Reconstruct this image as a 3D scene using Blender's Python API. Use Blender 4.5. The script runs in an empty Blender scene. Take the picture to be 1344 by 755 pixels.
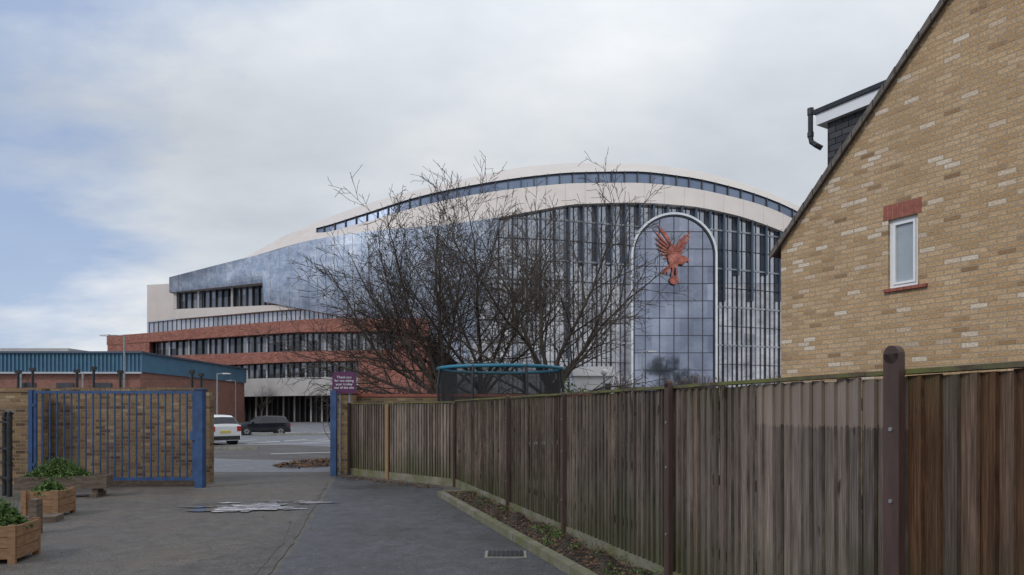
import bpy, math, random
from mathutils import Vector, Matrix
random.seed(7)
R=random.Random(11)
F=896.0; CX=672.0; HY=540.0; H=1.6
scene=bpy.context.scene
scene.view_settings.view_transform='Standard'
scene.view_settings.look='None'
scene.view_settings.exposure=0
# ---------------- mesh builder ----------------
class MB:
    def __init__(s): s.v=[];s.f=[];s.m=[];s.c=[];s.mats=[]
    def mi(s,mat):
        if mat not in s.mats: s.mats.append(mat)
        return s.mats.index(mat)
    def face(s,pts,mat,c=(0.5,0,0,1)):
        b=len(s.v); s.v+= [tuple(p) for p in pts]; s.f.append(list(range(b,b+len(pts)))); s.m.append(s.mi(mat)); s.c.append(c)
    def box(s,a,b,mat,rz=0,c=(0.5,0,0,1),M=None):
        x0,y0,z0=a;x1,y1,z1=b
        P=[(x0,y0,z0),(x1,y0,z0),(x1,y1,z0),(x0,y1,z0),(x0,y0,z1),(x1,y0,z1),(x1,y1,z1),(x0,y1,z1)]
        if rz:
            cx=(x0+x1)/2;cy=(y0+y1)/2;ca=math.cos(rz);sa=math.sin(rz)
            P=[(cx+(x-cx)*ca-(y-cy)*sa,cy+(x-cx)*sa+(y-cy)*ca,z) for x,y,z in P]
        if M is not None: P=[tuple(M@Vector(p)) for p in P]
        s.hexa(P,mat,c)
    def hexa(s,P,mat,c=(0.5,0,0,1)):
        o=len(s.v); s.v+=[tuple(p) for p in P]; k=s.mi(mat)
        for q in [(3,2,1,0),(4,5,6,7),(0,1,5,4),(1,2,6,5),(2,3,7,6),(3,0,4,7)]:
            s.f.append([o+i for i in q]); s.m.append(k); s.c.append(c)
    def beam(s,p,q,w,d,mat):
        p=Vector(p);q=Vector(q);a=(q-p).normalized()
        up=Vector((0,0,1)) if abs(a.z)<.95 else Vector((0,1,0))
        u=a.cross(up).normalized();v=u.cross(a).normalized()
        P=[]
        for e in (p,q):
            for (i,j) in [(-1,-1),(1,-1),(1,1),(-1,1)]: P.append(e+u*i*w/2+v*j*d/2)
        s.hexa(P,mat)
    def tube(s,pts,rad,mat,n=6,cap=False,c=(0.5,0,0,1)):
        o=len(s.v);k=s.mi(mat);pts=[Vector(p) for p in pts]
        u=None
        for i,p in enumerate(pts):
            a=(pts[min(i+1,len(pts)-1)]-pts[max(i-1,0)])
            if a.length<1e-9: a=Vector((0,0,1))
            a.normalize()
            if u is None:
                u=a.cross(Vector((0.31,0.9,0.2))).normalized()
            u=(u-a*u.dot(a)).normalized(); v=a.cross(u)
            r=rad[i] if isinstance(rad,(list,tuple)) else rad
            for j in range(n):
                t=2*math.pi*j/n; s.v.append(tuple(p+(u*math.cos(t)+v*math.sin(t))*r))
        for i in range(len(pts)-1):
            for j in range(n):
                j2=(j+1)%n
                s.f.append([o+i*n+j,o+i*n+j2,o+(i+1)*n+j2,o+(i+1)*n+j]);s.m.append(k);s.c.append(c)
        if cap:
            s.f.append([o+j for j in range(n)][::-1]);s.m.append(k);s.c.append(c)
            e=o+(len(pts)-1)*n
            s.f.append([e+j for j in range(n)]);s.m.append(k);s.c.append(c)
    def grid(s,rows,mat):
        o=len(s.v);k=s.mi(mat);n=len(rows[0])
        for r in rows: s.v+=[tuple(p) for p in r]
        for i in range(len(rows)-1):
            for j in range(n-1):
                s.f.append([o+i*n+j,o+(i+1)*n+j,o+(i+1)*n+j+1,o+i*n+j+1]);s.m.append(k);s.c.append((.5,0,0,1))
    def leaf(s,p,sz,mat,flat=False):
        p=Vector(p)
        if flat: a=Vector((R.uniform(-1,1),R.uniform(-1,1),R.uniform(-.25,.25)));b=Vector((-a.y,a.x,R.uniform(-.3,.3)))
        else: a=Vector((R.gauss(0,1),R.gauss(0,1),R.gauss(0,1)));b=a.cross(Vector((R.gauss(0,1),R.gauss(0,1),R.gauss(0,1))))
        if a.length<1e-3 or b.length<1e-3: return
        a.normalize();b.normalize();k=sz*R.uniform(.6,1.3)
        s.face([p-a*k,p+b*k*.45,p+a*k,p-b*k*.45],mat,(R.random(),0,0,1))
    def build(s,name,smooth=False,parent=None,loc=None,rz=0):
        me=bpy.data.meshes.new(name);me.from_pydata(s.v,[],s.f)
        for m in s.mats: me.materials.append(m)
        me.polygons.foreach_set('material_index',s.m)
        ca=me.color_attributes.new('bv','FLOAT_COLOR','CORNER')
        buf=[]
        for f,c in zip(s.f,s.c): buf+=list(c)*len(f)
        ca.data.foreach_set('color',buf)
        if smooth: me.polygons.foreach_set('use_smooth',[True]*len(s.f))
        me.update()
        ob=bpy.data.objects.new(name,me);scene.collection.objects.link(ob)
        if parent: ob.parent=parent
        if loc is not None: ob.location=loc
        ob.rotation_euler[2]=rz
        return ob
def empty(name,loc=(0,0,0),rz=0):
    e=bpy.data.objects.new(name,None);scene.collection.objects.link(e);e.location=loc;e.rotation_euler[2]=rz;e.empty_display_size=.3;return e
# ---------------- materials ----------------
class NT:
    def __init__(s,name):
        s.mat=bpy.data.materials.new(name);s.mat.use_nodes=True;s.t=s.mat.node_tree
        s.b=s.t.nodes['Principled BSDF'];s.tc=s.n('ShaderNodeTexCoord')
    def n(s,k,**kw):
        x=s.t.nodes.new(k)
        for a,b in kw.items(): setattr(x,a,b)
        return x
    def l(s,a,b): s.t.links.new(a,b)
    def inp(s,sock,v):
        if hasattr(v,'is_linked'): s.l(v,sock)
        else: sock.default_value=v
    def math(s,op,a,b=0.0,c=None,clamp=False):
        x=s.n('ShaderNodeMath',operation=op,use_clamp=clamp);s.inp(x.inputs[0],a);s.inp(x.inputs[1],b)
        if c is not None: s.inp(x.inputs[2],c)
        return x.outputs[0]
    def mix(s,f,a,b,bt='MIX'):
        x=s.n('ShaderNodeMix',data_type='RGBA',blend_type=bt)
        s.inp(x.inputs[0],f);s.inp(x.inputs[6],a if hasattr(a,'is_linked') else (*a,1));s.inp(x.inputs[7],b if hasattr(b,'is_linked') else (*b,1))
        return x.outputs[2]
    def noise(s,scale,stretch=(1,1,1),detail=4,rough=.6,vec=None):
        m=s.n('ShaderNodeMapping');m.inputs['Scale'].default_value=stretch
        s.l(vec if vec is not None else s.tc.outputs['Object'],m.inputs[0])
        x=s.n('ShaderNodeTexNoise');x.inputs['Scale'].default_value=scale;x.inputs['Detail'].default_value=detail;x.inputs['Roughness'].default_value=rough
        s.l(m.outputs[0],x.inputs['Vector']);return x.outputs['Fac']
    def ramp(s,f,stops,interp='LINEAR'):
        x=s.n('ShaderNodeValToRGB');x.color_ramp.interpolation=interp;e=x.color_ramp.elements
        while len(e)<len(stops): e.new(.5)
        for i,(p,c) in enumerate(stops):
            e[i].position=p;e[i].color=(*c,1) if isinstance(c,(tuple,list)) else (c,c,c,1)
        s.l(f,x.inputs[0]);return x.outputs[0]
    def bump(s,h,strength=.3,dist=.01):
        x=s.n('ShaderNodeBump');s.inp(x.inputs['Strength'],strength);x.inputs['Distance'].default_value=dist
        s.l(h,x.inputs['Height']);s.l(x.outputs[0],s.b.inputs['Normal'])
    def set(s,col=None,rough=None,metal=None,spec=None):
        if col is not None: s.inp(s.b.inputs['Base Color'],col if hasattr(col,'is_linked') else (*col,1))
        if rough is not None: s.inp(s.b.inputs['Roughness'],rough)
        if metal is not None: s.inp(s.b.inputs['Metallic'],metal)
        if spec is not None: s.inp(s.b.inputs['Specular IOR Level'],spec)
        return s
def nm(name,c1,c2,scale=5,rough=.8,metal=0,bump=0,bd=.01,stretch=(1,1,1),big=.0,bigs=.3,spec=.5):
    t=NT(name);f=t.noise(scale,stretch)
    col=t.ramp(f,[(.3,c1),(.7,c2)])
    if big:
        g=t.noise(bigs,detail=3);k=t.ramp(g,[(.3,1-big),(.7,1+big)])
        col=t.mix(1.0,col,k,'MULTIPLY')
    t.set(col,rough,metal,spec)
    if bump: t.bump(f,bump,bd)
    return t.mat
def brick(name,stops,mortar,bw=.225,bh=.075,ms=.010,ax='xz',bump=.5,dirt=.2,grain=(.68,1.28)):
    t=NT(name);sx=t.n('ShaderNodeSeparateXYZ');t.l(t.tc.outputs['Object'],sx.inputs[0])
    x=sx.outputs[0];z=sx.outputs[2]
    if ax=='both': x=t.math('ADD',sx.outputs[0],sx.outputs[1])
    cb=t.n('ShaderNodeCombineXYZ');t.l(x,cb.inputs[0]);t.l(z,cb.inputs[1])
    bt=t.n('ShaderNodeTexBrick');bt.inputs['Scale'].default_value=1;bt.inputs['Brick Width'].default_value=bw;bt.inputs['Row Height'].default_value=bh
    bt.inputs['Mortar Size'].default_value=ms;bt.inputs['Mortar Smooth'].default_value=.3;t.l(cb.outputs[0],bt.inputs['Vector'])
    row=t.math('FLOOR',t.math('DIVIDE',z,bh))
    off=t.math('MULTIPLY',t.math('LESS_THAN',t.math('ABSOLUTE',t.math('MODULO',row,2.0)),.5),bw*.5)
    col=t.math('FLOOR',t.math('DIVIDE',t.math('ADD',x,off),bw))
    c2=t.n('ShaderNodeCombineXYZ');t.l(col,c2.inputs[0]);t.l(row,c2.inputs[1])
    wn=t.n('ShaderNodeTexWhiteNoise',noise_dimensions='3D');t.l(c2.outputs[0],wn.inputs['Vector'])
    c=t.ramp(wn.outputs['Value'],stops)
    fn=t.noise(38,detail=3);c=t.mix(1.0,c,t.ramp(fn,[(.25,grain[0]),(.75,grain[1])]),'MULTIPLY')
    g=t.noise(.8,detail=5);c=t.mix(1.0,c,t.ramp(g,[(.3,1-dirt),(.7,1+dirt)]),'MULTIPLY')
    c=t.mix(bt.outputs['Fac'],c,mortar)
    t.set(c,.9,0,.2)
    if bump:
        h=t.math('ADD',t.math('SUBTRACT',1.0,bt.outputs['Fac']),t.math('MULTIPLY',fn,.6))
        t.bump(h,bump,.008)
    return t.mat
def glassmat(name,ca,cb,pw,ph,metal=.75,rough=.1,jit=.03,refl=0,ss=(1,.1,1.6),sc=.5):
    t=NT(name);sx=t.n('ShaderNodeSeparateXYZ');t.l(t.tc.outputs['Object'],sx.inputs[0])
    a=t.math('FLOOR',t.math('DIVIDE',sx.outputs[0],pw));b=t.math('FLOOR',t.math('DIVIDE',sx.outputs[2],ph))
    c2=t.n('ShaderNodeCombineXYZ');t.l(a,c2.inputs[0]);t.l(b,c2.inputs[1])
    wn=t.n('ShaderNodeTexWhiteNoise',noise_dimensions='3D');t.l(c2.outputs[0],wn.inputs['Vector'])
    f=wn.outputs['Value']
    if refl:
        s=t.noise(sc,ss,detail=6,rough=.7);f=t.math('ADD',t.math('MULTIPLY',f,.45),t.math('MULTIPLY',t.math('SUBTRACT',s,.3),refl),clamp=True)  # stretched noise paints streaky reflections into the glass colour
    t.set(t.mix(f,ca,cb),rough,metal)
    ge=t.n('ShaderNodeNewGeometry')
    v=t.n('ShaderNodeVectorMath',operation='SUBTRACT');t.l(wn.outputs['Color'],v.inputs[0]);v.inputs[1].default_value=(.5,.5,.5)
    v2=t.n('ShaderNodeVectorMath',operation='SCALE');t.l(v.outputs[0],v2.inputs[0]);v2.inputs['Scale'].default_value=jit
    v3=t.n('ShaderNodeVectorMath',operation='ADD');t.l(v2.outputs[0],v3.inputs[0]);t.l(ge.outputs['Normal'],v3.inputs[1])
    v4=t.n('ShaderNodeVectorMath',operation='NORMALIZE');t.l(v3.outputs[0],v4.inputs[0]);t.l(v4.outputs[0],t.b.inputs['Normal'])
    return t.mat
def asphalt(name,c1,c2,patch=.25,r0=.4,r1=.8,warm=None,spec=.4):
    t=NT(name);f=t.noise(42,detail=3,rough=.85);g=t.noise(.5,detail=6,rough=.65);h=t.noise(4.5,detail=6,rough=.75)
    col=t.ramp(f,[(.36,c1),(.64,c2)])
    col=t.mix(1.0,col,t.ramp(g,[(.32,1-patch),(.68,1+patch)]),'MULTIPLY')
    col=t.mix(1.0,col,t.ramp(h,[(.32,.66),(.68,1.32)]),'MULTIPLY')
    if warm: col=t.mix(t.ramp(t.noise(1.1,detail=5),[(.45,0.0),(.75,.7)]),col,warm)
    v=t.n('ShaderNodeTexVoronoi');v.inputs['Scale'].default_value=5;t.l(t.tc.outputs['Object'],v.inputs['Vector'])
    sp=t.ramp(v.outputs['Distance'],[(.05,1.0),(.10,0.0)])
    col=t.mix(t.math('MULTIPLY',sp,.6),col,(.26,.21,.15))
    # damp halo round the puddle hollow
    mp=t.n('ShaderNodeMapping');mp.inputs['Location'].default_value=(4.3*.75,-11.4*1.15,0);mp.inputs['Scale'].default_value=(.75,1.15,0);t.l(t.tc.outputs['Object'],mp.inputs[0])
    ln=t.n('ShaderNodeVectorMath',operation='LENGTH');t.l(mp.outputs[0],ln.inputs[0])
    wd=t.math('ADD',ln.outputs['Value'],t.math('MULTIPLY',t.math('SUBTRACT',t.noise(1.8,detail=5),.5),1.5))
    wet=t.ramp(wd,[(.62,1.0),(.95,0.0)])
    col=t.mix(t.math('MULTIPLY',wet,.55),col,(.022,.02,.018))
    ro=t.math('SUBTRACT',t.ramp(g,[(.36,r0),(.6,r1)]),t.math('MULTIPLY',wet,.32))
    t.set(col,ro,0,spec);t.bump(f,t.math('SUBTRACT',.9,t.math('MULTIPLY',wet,.5)),.008);return t.mat
m_asph=asphalt('asphalt_coarse',(.040,.035,.030),(.160,.143,.123),.30,.45,.85,(.125,.098,.074))
m_asph2=asphalt('asphalt_dark',(.034,.034,.036),(.100,.100,.104),.26,.32,.70)
m_asph3=asphalt('asphalt_patch',(.055,.048,.043),(.112,.098,.087),.2,.42,.78)
m_asph4=asphalt('asphalt_carpark',(.11,.11,.118),(.20,.20,.21),.25,.35,.65)
m_white=nm('road_paint',(.62,.62,.61),(.82,.82,.81),6,.7)
m_conc=nm('concrete',(.16,.155,.13),(.30,.29,.25),9,.9,bump=.4,big=.25,bigs=1.5)
def mossy(name,c1,c2,moss):
    t=NT(name);f=t.noise(12,detail=6);c=t.ramp(f,[(.3,c1),(.7,c2)]);c=t.mix(t.ramp(t.noise(3,detail=7),[(.42,0.0),(.62,.85)]),c,moss);t.set(c,.95,0,.2);t.bump(f,.6,.01);return t.mat
m_kerb=mossy('mossy_concrete',(.13,.12,.09),(.25,.23,.18),(.11,.12,.045))
m_soil=nm('soil',(.018,.013,.009),(.06,.043,.03),20,.95,bump=1,bd=.03)
m_cream=nm('cream_cladding',(.56,.50,.455),(.61,.55,.50),.5,.55,big=.05,bigs=.08)
m_greyc=nm('grey_cladding',(.36,.34,.33),(.46,.44,.42),.7,.6)
m_steel=nm('dark_steel',(.06,.085,.12),(.085,.115,.16),1,.4,.3)
m_mull=nm('mullion_dark',(.04,.043,.05),(.065,.068,.078),1,.4,.3)
m_mullw=nm('mullion_light',(.36,.38,.41),(.46,.48,.51),1,.4)
m_silver=nm('silver_metal',(.65,.67,.70),(.80,.82,.85),1,.25,.6)
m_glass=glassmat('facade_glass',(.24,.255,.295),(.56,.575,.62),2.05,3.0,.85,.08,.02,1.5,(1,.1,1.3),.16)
m_glass2=glassmat('facade_glass_painted_refl',(.18,.185,.21),(.66,.65,.67),2.05,7,.8,.14,.02,1.8)  # lower facade glass, reflection streaks painted into its colour
m_portal=glassmat('portal_glass',(.13,.145,.20),(.40,.43,.53),2.1,2.6,.85,.05,.012,1.6,(1,.1,1.5),.16)  # light and dark reflection variation painted into the portal colour
m_dglass=glassmat('window_band_glass',(.05,.053,.06),(.27,.275,.29),1.5,4,.6,.12,.02)
m_rglass=glassmat('roof_glazing',(.12,.155,.22),(.18,.22,.30),2.5,30,.6,.3,.003)
m_gglass=glassmat('ground_glazing',(.012,.012,.014),(.055,.052,.05),1.6,6,.3,.2,.02)
m_bal=glassmat('balustrade_glass',(.35,.35,.37),(.55,.54,.56),1.2,9,.5,.2,.02)
t=NT('mottled_wing_cladding')
nz=t.noise(.42,(1,1,1.2),detail=8,rough=.85);nl=t.noise(.07,detail=2)
c=t.ramp(nz,[(.38,(.24,.295,.39)),(.5,(.39,.45,.56)),(.62,(.60,.65,.73))])
c=t.mix(1.0,c,t.ramp(nl,[(.3,.85),(.7,1.15)]),'MULTIPLY');t.set(c,.38,.3);m_wing=t.mat
m_redbrick=brick('stadium_brick',[(0,(.22,.08,.058)),(.5,(.28,.105,.078)),(1,(.35,.155,.12))],(.27,.17,.14),bw=.45,bh=.15,ms=.012,ax='xz',bump=0,dirt=.15)
m_shedbrick=brick('shed_brick',[(0,(.20,.07,.05)),(1,(.30,.12,.09))],(.25,.2,.17),ax='both',bump=0)
m_house=brick('buff_brick',[(0,(.27,.165,.09)),(.06,(.40,.26,.14)),(.28,(.46,.31,.172)),(.5,(.51,.355,.205)),(.66,(.43,.28,.152)),(.76,(.54,.39,.24)),(.90,(.46,.305,.175)),(.95,(.61,.50,.38)),(.985,(.64,.54,.43)),(1,(.30,.19,.11))],(.37,.30,.215),ax='both',bump=.9,dirt=.10,grain=(.55,1.36),ms=.009)
m_wallb=brick('stock_brick',[(0,(.10,.06,.035)),(.3,(.20,.125,.065)),(.6,(.28,.185,.09)),(.85,(.17,.10,.06)),(1,(.34,.24,.14))],(.20,.17,.13),ax='both',bump=.6,dirt=.3)
m_soldier=nm('red_soldier_brick',(.22,.065,.045),(.34,.115,.085),14,.85)
m_roof=nm('roof_tile',(.05,.042,.038),(.10,.085,.075),9,.9,bump=.5)
m_verge=nm('verge_mortar',(.08,.068,.058),(.17,.15,.13),12,.9,bump=.5)
m_slate=brick('slate_hanging',[(0,(.035,.035,.04)),(1,(.085,.085,.095))],(.012,.012,.013),bw=.25,bh=.11,ms=.008,ax='both',bump=.8)
m_upvc=nm('white_upvc',(.72,.73,.74),(.80,.81,.82),2,.35)
m_black=nm('black_plastic',(.012,.012,.013),(.03,.03,.032),8,.4)
t=NT('frosted_pane');t.set(t.ramp(t.noise(1.5),[(.3,(.30,.33,.34)),(.7,(.44,.47,.48))]),.15,.2);m_pane=t.mat
t=NT('fence_wood')
at=t.n('ShaderNodeAttribute');at.attribute_name='bv';sp=t.n('ShaderNodeSeparateColor');t.l(at.outputs['Color'],sp.inputs[0])
ofs=t.n('ShaderNodeCombineXYZ');t.l(t.math('MULTIPLY',sp.outputs[0],37.0),ofs.inputs[2]);t.l(t.math('MULTIPLY',sp.outputs[0],91.0),ofs.inputs[1])
va=t.n('ShaderNodeVectorMath',operation='ADD');t.l(t.tc.outputs['Object'],va.inputs[0]);t.l(ofs.outputs[0],va.inputs[1])
gr=t.noise(9,(8,1,.3),detail=6,rough=.65,vec=va.outputs[0]);kn=t.noise(5,(2.2,1,.8),detail=1,vec=va.outputs[0])
c=t.ramp(gr,[(.28,(.062,.050,.042)),(.5,(.165,.136,.114)),(.72,(.30,.256,.22))])
cw=t.ramp(gr,[(.28,(.030,.017,.010)),(.5,(.11,.056,.029)),(.72,(.22,.12,.063))])
c=t.mix(sp.outputs[1],c,cw)
c=t.mix(1.0,c,t.ramp(sp.outputs[0],[(0,(.58,.56,.54)),(.5,(.95,.93,.92)),(1,(1.35,1.30,1.25))]),'MULTIPLY')
c=t.mix(t.ramp(kn,[(.72,0.0),(.76,.85)]),c,(.035,.022,.015))
sz=t.n('ShaderNodeSeparateXYZ');t.l(t.tc.outputs['Object'],sz.inputs[0])
big=t.noise(.9,(1,1,.5),detail=5)
zz=t.math('ADD',sz.outputs[2],t.math('MULTIPLY',t.math('SUBTRACT',big,.5),1.6))
c=t.mix(t.ramp(t.math('DIVIDE',zz,2.0),[(.08,.75),(.42,0.0),(.84,0.0),(1.0,.45)]),c,(.085,.088,.040))
c=t.mix(1.0,c,t.ramp(big,[(.3,.66),(.7,1.28)]),'MULTIPLY')
up=t.math('GREATER_THAN',t.math('ADD',sz.outputs[2],t.math('MULTIPLY',t.math('SUBTRACT',gr,.5),.15)),1.50)
c=t.mix(t.math('MULTIPLY',t.math('MULTIPLY',up,sp.outputs[2]),.5),c,(.34,.265,.215))
t.set(c,.85,0,.25);t.bump(gr,.7,.006);m_fence=t.mat
m_cap=mossy('mossy_capping',(.07,.055,.04),(.14,.115,.08),(.14,.15,.045))
m_post=nm('brown_post',(.050,.028,.021),(.088,.050,.040),10,.6,bump=.3,stretch=(1,1,.2))
m_newpost=nm('new_timber',(.22,.135,.06),(.32,.20,.095),6,.8,stretch=(5,5,.5))
m_timber=nm('planter_timber',(.17,.09,.045),(.30,.17,.09),7,.8,stretch=(1,1,4),bump=.3)
m_sleeper=nm('old_timber',(.07,.052,.038),(.16,.12,.09),7,.9,stretch=(1,1,4),bump=.4)
m_blue=nm('blue_gate_paint',(.022,.055,.14),(.040,.092,.215),7,.4,big=.2,bigs=2)
m_bclad=nm('blue_cladding',(.045,.12,.19),(.065,.165,.25),.6,.5)
m_purple=nm('purple_sign',(.085,.018,.07),(.10,.022,.085),3,.4)
m_teal=nm('teal_padding',(.015,.13,.20),(.025,.19,.28),4,.6)
m_pole=nm('galvanised_pole',(.22,.23,.24),(.34,.35,.36),6,.5,.5)
m_bark=nm('bark',(.040,.032,.026),(.11,.088,.070),7,.95,bump=.6,stretch=(1,1,.3))
m_twig=nm('twig_bark',(.050,.038,.031),(.09,.07,.056),3,.95)
m_hedge=nm('hedge_twigs',(.06,.035,.035),(.12,.08,.075),3,.95)
t=NT('eagle_copper');c=t.ramp(t.noise(1.1,detail=4,rough=.7),[(.35,(.22,.055,.04)),(.5,(.38,.11,.075)),(.65,(.55,.21,.15))]);t.set(c,.4,.2);m_orange=t.mat
def leafm(name,a,b):
    t=NT(name);at=t.n('ShaderNodeAttribute');at.attribute_name='bv';sp=t.n('ShaderNodeSeparateColor');t.l(at.outputs['Color'],sp.inputs[0]);t.set(t.mix(sp.outputs[0],a,b),.7,0,.3);return t.mat
m_leaf=leafm('green_leaf',(.035,.075,.018),(.12,.19,.05));m_litter=leafm('dead_leaf',(.07,.035,.018),(.23,.13,.06));m_ever=leafm('evergreen_leaf',(.015,.03,.012),(.045,.07,.03))
m_tyre=nm('tyre',(.012,.012,.012),(.025,.025,.025),9,.8);m_hub=nm('alloy',(.35,.35,.36),(.5,.5,.51),5,.35,.7)
m_cglass=nm('car_glass',(.012,.014,.017),(.03,.033,.038),2,.06);m_red=nm('tail_lamp',(.35,.01,.01),(.5,.02,.02),5,.2);m_plate=nm('number_plate',(.65,.5,.08),(.7,.55,.1),5,.5)
m_cwhite=nm('car_paint_white',(.68,.69,.70),(.74,.75,.76),1,.2);m_cblack=nm('car_paint_black',(.012,.014,.02),(.02,.022,.03),1,.12);m_csilver=nm('car_paint_silver',(.4,.42,.44),(.48,.5,.52),1,.25,.6)
t=NT('black_net');t.set((.012,.012,.013),.8);tr=t.n('ShaderNodeBsdfTransparent');mx=t.n('ShaderNodeMixShader');mx.inputs[0].default_value=.6
t.l(tr.outputs[0],mx.inputs[1]);t.l(t.b.outputs[0],mx.inputs[2]);t.l(mx.outputs[0],t.t.nodes['Material Output'].inputs[0]);m_net=t.mat
t=NT('puddle_water');t.set((.85,.86,.88),.06,.8,1.0);t.bump(t.noise(3,(1,2.2,1),detail=2),.5,.05);m_water=t.mat
# ---------------- curve helpers ----------------
def herm(pts):
    xs=[p[0] for p in pts];ys=[p[1] for p in pts];n=len(xs)
    d=[(ys[i+1]-ys[i])/(xs[i+1]-xs[i]) for i in range(n-1)]
    m=[d[0]]+[(0 if d[i-1]*d[i]<=0 else 2*d[i-1]*d[i]/(d[i-1]+d[i])) for i in range(1,n-1)]+[d[-1]]
    def f(x):
        if x<=xs[0]: return ys[0]+m[0]*(x-xs[0])
        if x>=xs[-1]: return ys[-1]+m[-1]*(x-xs[-1])
        i=0
        while x>xs[i+1]: i+=1
        h=xs[i+1]-xs[i];t=(x-xs[i])/h
        return ys[i]*(2*t**3-3*t*t+1)+h*m[i]*(t**3-2*t*t+t)+ys[i+1]*(-2*t**3+3*t*t)+h*m[i+1]*(t**3-t*t)
    return f
def W(px,py,D): return Vector(((px-CX)/F*D,D,H+(HY-py)/F*D))
DF=herm([(140,122),(300,109),(450,100),(560,98.5),(700,100),(830,104),(940,106.5),(1025,111),(1070,115)])
def S(px,py,off=0): return W(px,py,DF(px)+off)
def zy(z,px,off=0): return HY-(z-H)*F/(DF(px)+off)
# ---------------- ground ----------------
g=MB();g.face([(-900,-300,0),(900,-300,0),(900,1500,0),(-900,1500,0)],m_asph);g.build('ground')
def sheet(name,pts,z,mat):
    b=MB();b.face([(x,y,z) for x,y in pts],mat);return b.build(name)
def rag(pts,st=.25,j=.02,seed=1):
    r=random.Random(seed);o=[]
    for i in range(len(pts)):
        a=Vector(pts[i]);b=Vector(pts[(i+1)%len(pts)]);n=max(1,int((b-a).length/st))
        for k in range(n):
            q=a.lerp(b,k/n);o.append((q.x+r.uniform(-j,j),q.y+r.uniform(-j,j)))
    return o
sheet('footpath',rag([(-4.35,17.0),(-2.55,8),(-1.25,0),(-.7,-6),(3.6,-6),(2.9,0),(1.3,5.0),(-1.31,12.8),(-1.45,14.3),(-4.2,17.0)]),.004,m_asph2)
sheet('tarmac_patch',rag([(-4.0,14.6),(-3.2,10.2),(-2.0,0),(-1.3,-5.9),(-.72,-5.9),(-1.3,0),(-2.6,8),(-4.1,15.2)],seed=2),.008,m_asph3)
sheet('tarmac_patch',rag([(-4.6,3.4),(-3.5,6.8),(-3.05,8.2),(-3.25,10.0),(-2.75,8.2),(-2.0,3.4)],seed=3),.012,m_asph3)
sheet('car_park',[(-60,17.9),(-4.9,17.9),(-4.3,19),(-3.5,40),(20,42),(90,60),(90,97),(-25,97),(-100,120),(-110,30)],.004,m_asph4)
sheet('road',[(-13,24),(-4.4,21.5),(-3.4,24),(-8.5,31),(-16,36),(-25,36)],.008,m_asph3)
mk=MB()
def line(x0,y0,x1,y1,w=.15,z=.014):
    d=Vector((x1-x0,y1-y0,0)).normalized();n=Vector((-d.y,d.x,0))*w/2;a=Vector((x0,y0,z));b=Vector((x1,y1,z));mk.face([a-n,b-n,b+n,a+n],m_white)
for i in range(9): line(-26+i*2.6,31+i*.5,-24.6+i*2.6,36+i*.5)
for i in range(10): line(-30+i*2.6,48,-29+i*2.6,53)
line(-17,30.2,-5.2,36,.2);line(-9,25.5,-5.3,27.2,.2);line(-11,38.5,-5.0,52,.2);line(-13,58,-8.5,60,.4);line(-9,44,-7,62,.2);line(-13,36,-6,38.5,.2)
mk.build('road_markings')
k=MB()
k.box((-15.5,28.2,0),(-10.6,28.35,.12),m_conc,.12);k.box((-24,45.5,0),(-12,45.7,.13),m_conc,.05)
k.build('kerb')
v=MB();pts=[]
for i in range(14):
    a=i/14*2*math.pi;pts.append((-6.0+math.cos(a)*.95*(1+R.uniform(-.2,.2)),20.8+math.sin(a)*1.7*(1+R.uniform(-.15,.15)),.012))
v.face(pts,m_soil)
for i in range(900):
    a=R.random()*6.28;r=math.sqrt(R.random());v.leaf((-6.0+math.cos(a)*r*1.1,20.8+math.sin(a)*r*1.8,R.uniform(.02,.12)*(1.2-r)+.015),.06,m_litter,True)
for i in range(500):
    s=R.random();v.leaf((-1.7-s*2.4+R.gauss(0,.1),14.4+s*2.4+R.gauss(0,.14)-.15,.022),.03,m_litter,True)
for i in range(300): v.leaf((R.uniform(-9,1),R.uniform(4,17),.024),.022,m_litter,True)
v.build('leaf_litter')
def blob(cx,cy,rx,ry,z,n,jit,seed):
    r=random.Random(seed);o=[]
    ph=[r.random()*6.28 for _ in range(5)]
    for i in range(n):
        a=i/n*2*math.pi;k=1+jit*(math.sin(2*a+ph[4])*.5+math.sin(3*a+ph[0])*.5+math.sin(5*a+ph[1])*.4+math.sin(9*a+ph[2])*.3+math.sin(17*a+ph[3])*.2)
        o.append((cx+math.cos(a)*rx*k,cy+math.sin(a)*ry*k,z))
    return o
p=MB()
for q in ((-4.35,11.25,.62,.50,120,.36,9),(-3.45,11.9,.40,.13,60,.4,3),(-5.15,11.35,.30,.11,60,.4,6),(-3.55,11.1,.17,.08,40,.4,8),(-4.9,11.85,.2,.06,40,.4,12),(-4.1,12.05,.25,.06,40,.4,14)):
    p.face(blob(q[0],q[1],q[2],q[3],.0165,q[4],q[5],q[6]),m_water)
p.build('puddle')
d=MB();d.box((-.30,7.42,0),(.16,7.78,.014),m_conc)
for i in range(8): d.box((-.26+i*.05,7.46,.012),(-.235+i*.05,7.74,.024),m_black)
d.box((-.27,7.45,.010),(.13,7.75,.018),m_mull);d.build('drain_grating')
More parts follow.
